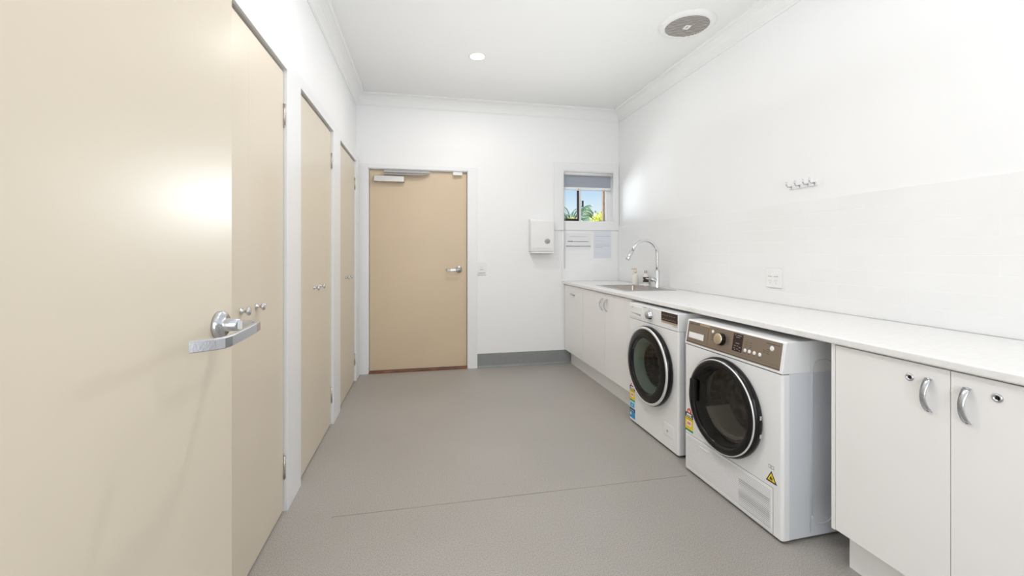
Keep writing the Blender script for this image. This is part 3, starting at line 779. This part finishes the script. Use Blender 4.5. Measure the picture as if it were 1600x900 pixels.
# downlights
def downlight(x, y, label):
    g = thing('downlight', label, 'ceiling light', (x, y, ZC), 0)
    N('plastic').lathe((0,0,0),(0,0,-1),[(.068,0),(.068,.003),(.062,.005),(.056,.003)],40).obj('rim', g)
    N('lamp').lathe((0,0,-.002),(0,0,-1),[(0,.001),(.057,.001)],32).obj('diffuser', g)
downlight(.414, 3.415, 'small round lit downlight in the ceiling in front of the back door')

# ------------------------------------------------------------------ outside the window
N('ground').box((-6, YB+WT+.02, -.05),(14, 24, -.001)).obj('ground', kind='structure')
def palm(x, y, h, fr, label, mk='palm', L_=1.2, seed=1):
    random.seed(seed)
    g = thing('palm_tree', label, 'palm tree', (x,y,0), 0)
    N('trunk').tube([(0,0,0),(.03,0,h*.5),(0,.02,h)], [.11,.085,.075], 12).obj('trunk', g)
    b = N(mk)
    for k in range(fr):
        a = 2*pi*k/fr+random.uniform(-.2,.2); el = random.uniform(.1,1.35); l_ = L_*random.uniform(.7,1.1)
        d_ = Vector((cos(a),sin(a),0)); p = Vector((0,.02,h)); n = 9; v0 = el
        spine = []
        for q in range(n+1):
            t_ = q/n; spine.append(p.copy()); ang_ = v0-1.5*t_*t_
            p = p+(d_*cos(ang_)+Vector((0,0,1))*sin(ang_))*(l_/n)
        side = d_.cross(Vector((0,0,1)))
        b.tube(spine, .012, 5)
        for q in range(1,n+1):
            for e in (-1,1):
                for sub in (0,.5):
                    c0 = spine[q-1].lerp(spine[q], sub); ll = l_*.30*sin(pi*min(1,(q+sub)/(n+1)))+.05
                    tip = c0+side*e*ll*.8+Vector((0,0,-ll*.45))+d_*ll*.45
                    w_ = d_*.02
                    b._face([b.bm.verts.new(c0-w_), b.bm.verts.new(c0+w_), b.bm.verts.new(tip)])
    b.obj('fronds', g)
palm(3.75, 10.6, 1.85, 20, 'dark green palm tree outside the left window pane', 'palmdark', .8, 3)
palm(5.2, 12.4, 2.05, 20, 'green palm tree outside, just right of the window bar', 'palm', .75, 5)
palm(7.0, 14.6, 2.35, 20, 'green palm tree outside, seen at the right of the window', 'palm', .75, 9)
def shrub(x, y, r, z, label, seed):
    random.seed(seed); g = thing('flowering_shrub', label, 'shrub', (x,y,0), 0)
    N('trunk').tube([(0,0,0),(.02,0,z*.5),(0,0,z)], [.05,.04,.03], 8).obj('stem', g)
    b = N('shrub')
    for k in range(900):
        v = Vector((random.gauss(0,1),random.gauss(0,1),random.gauss(0,1))).normalized()*r*random.uniform(.55,1); v.z *= 1.1
        c_ = Vector((0,0,z))+v; a = Vector((random.gauss(0,1),random.gauss(0,1),random.gauss(0,1))).normalized()*.06; e_ = a.orthogonal().normalized()*.03
        b._face([b.bm.verts.new(c_-e_), b.bm.verts.new(c_+a), b.bm.verts.new(c_+e_), b.bm.verts.new(c_-a*.3)])
    b.obj('foliage', g)
shrub(4.75, 9.7, .36, 2.0, 'yellow-green shrub outside under the right palm', 4)
shrub(3.75, 8.7, .30, 1.75, 'yellow-green shrub outside beneath the middle palm', 8)
shrub(2.95, 8.2, .30, 1.60, 'yellow-green shrub outside beneath the dark palm', 12)

# ------------------------------------------------------------------ world, lights, camera
wd = bpy.data.worlds.new('sky'); bpy.context.scene.world = wd; wd.use_nodes = True
nt = wd.node_tree; L = nt.links; bg = nt.nodes['Background']
tc = nt.nodes.new('ShaderNodeTexCoord'); sx_ = nt.nodes.new('ShaderNodeSeparateXYZ'); L.new(tc.outputs['Generated'], sx_.inputs[0])
rp = nt.nodes.new('ShaderNodeValToRGB'); e = rp.color_ramp.elements
e[0].position = .0; e[0].color = (.90,.93,.96,1); e[1].position = .35; e[1].color = (.20,.42,.74,1)
x_ = rp.color_ramp.elements.new(.09); x_.color = (.80,.88,.95,1); x_ = rp.color_ramp.elements.new(.17); x_.color = (.40,.62,.85,1)
L.new(sx_.outputs['Z'], rp.inputs['Fac']); L.new(rp.outputs['Color'], bg.inputs['Color']); bg.inputs['Strength'].default_value = 1.5

def lamp(name, kind, loc, target, power, size=None, col=(1,1,1), size_y=None, spread=None, shape=None):
    l = bpy.data.lights.new(name, kind); l.energy = power; l.color = col
    if kind == 'AREA':
        l.shape = shape or ('RECTANGLE' if size_y else 'SQUARE'); l.size = size
        if size_y: l.size_y = size_y
        if spread: l.spread = spread
    elif kind == 'SUN': l.angle = size
    else: l.shadow_soft_size = size
    o = bpy.data.objects.new(name, l); C.objects.link(o); o.location = loc
    o.rotation_euler = (Vector(target)-Vector(loc)).to_track_quat('-Z','Y').to_euler()
    return o
lamp('sun_light', 'SUN', (-3,9,8), (0,0,0), 6.0, radians(1)).rotation_euler = (Vector((.4,.9,-1))).to_track_quat('-Z','Y').to_euler()
lamp('downlight_lamp', 'AREA', (.414,3.415,ZC-.012), (.414,3.415,0), 13, .08, (1,.97,.93), shape='DISK')
lamp('entry_downlight_lamp', 'AREA', (.16,1.88,ZC-.004), (.16,1.88,0), 17, .08, (1,.99,.98), shape='DISK')
lamp('bench_downlight_lamp', 'AREA', (1.15,.9,ZC-.004), (1.15,.9,0), 7, .16, (1,.98,.96), shape='DISK')
lamp('room_fill_lamp', 'AREA', (-.02,-1.35,1.25), (.9,4,.9), 42, 1.2, (.93,.965,1), 2.0)  # added fill lamp behind the camera
lamp('ceiling_fill_uplight', 'AREA', (.74,1.9,2.1), (.74,1.9,3), 16, 2.0, (.96,.98,1), 4.0)  # added unseen uplight that brightens the ceiling; no such fitting in the room
lamp('rear_ceiling_fill', 'AREA', (.9,-1.0,1.75), (.9,.9,2.8), 18, .6, (.95,.975,1))  # added fill aimed up at the ceiling from behind the camera
lamp('window_daylight', 'AREA', (1.0,6.3,1.20), (2.05,4.40,1.90), 100, 1.0, (.97,.985,1))

lamp('leaf_glow_lamp', 'AREA', (5.35,10.0,2.45), (-.5,1.1,1.4), 760, 1.3, (.95,.98,1))  # added lamp outside, out of view, for the glow reflected in the open leaf
cam = bpy.data.cameras.new('camera'); co = bpy.data.objects.new('camera', cam); C.objects.link(co)
F = 665.0; cam.sensor_width = 36; cam.sensor_fit = 'HORIZONTAL'; cam.lens = F*36/1600
PSI = atan(136/F)
co.location = (0,0,1.22); co.rotation_euler = (pi/2, 0, -PSI)
cam.shift_y = -(450-393.5)/1600
cam.clip_start = .02
bpy.context.scene.camera = co
vs = bpy.context.scene.view_settings; vs.view_transform = 'Standard'; vs.look = 'None'; vs.exposure = -0.46; vs.gamma = 1.0
vs.use_curve_mapping = False
cmap = vs.curve_mapping; cmap.use_clip = False; cmap.extend = 'EXTRAPOLATED'
cv = cmap.curves[3]
PT = [(0,0),(.05,.048),(.30,.34),(.52,.64),(.80,.84),(1.3,.93),(2.0,.99)]
cmap.black_level = (0,0,0); cmap.white_level = (2,2,2)
for q in range(len(PT)-2): cv.points.new(.5,.5)
for p_, (a_, b_) in zip(cv.points, PT): p_.location = (a_/2, b_)
cmap.update()
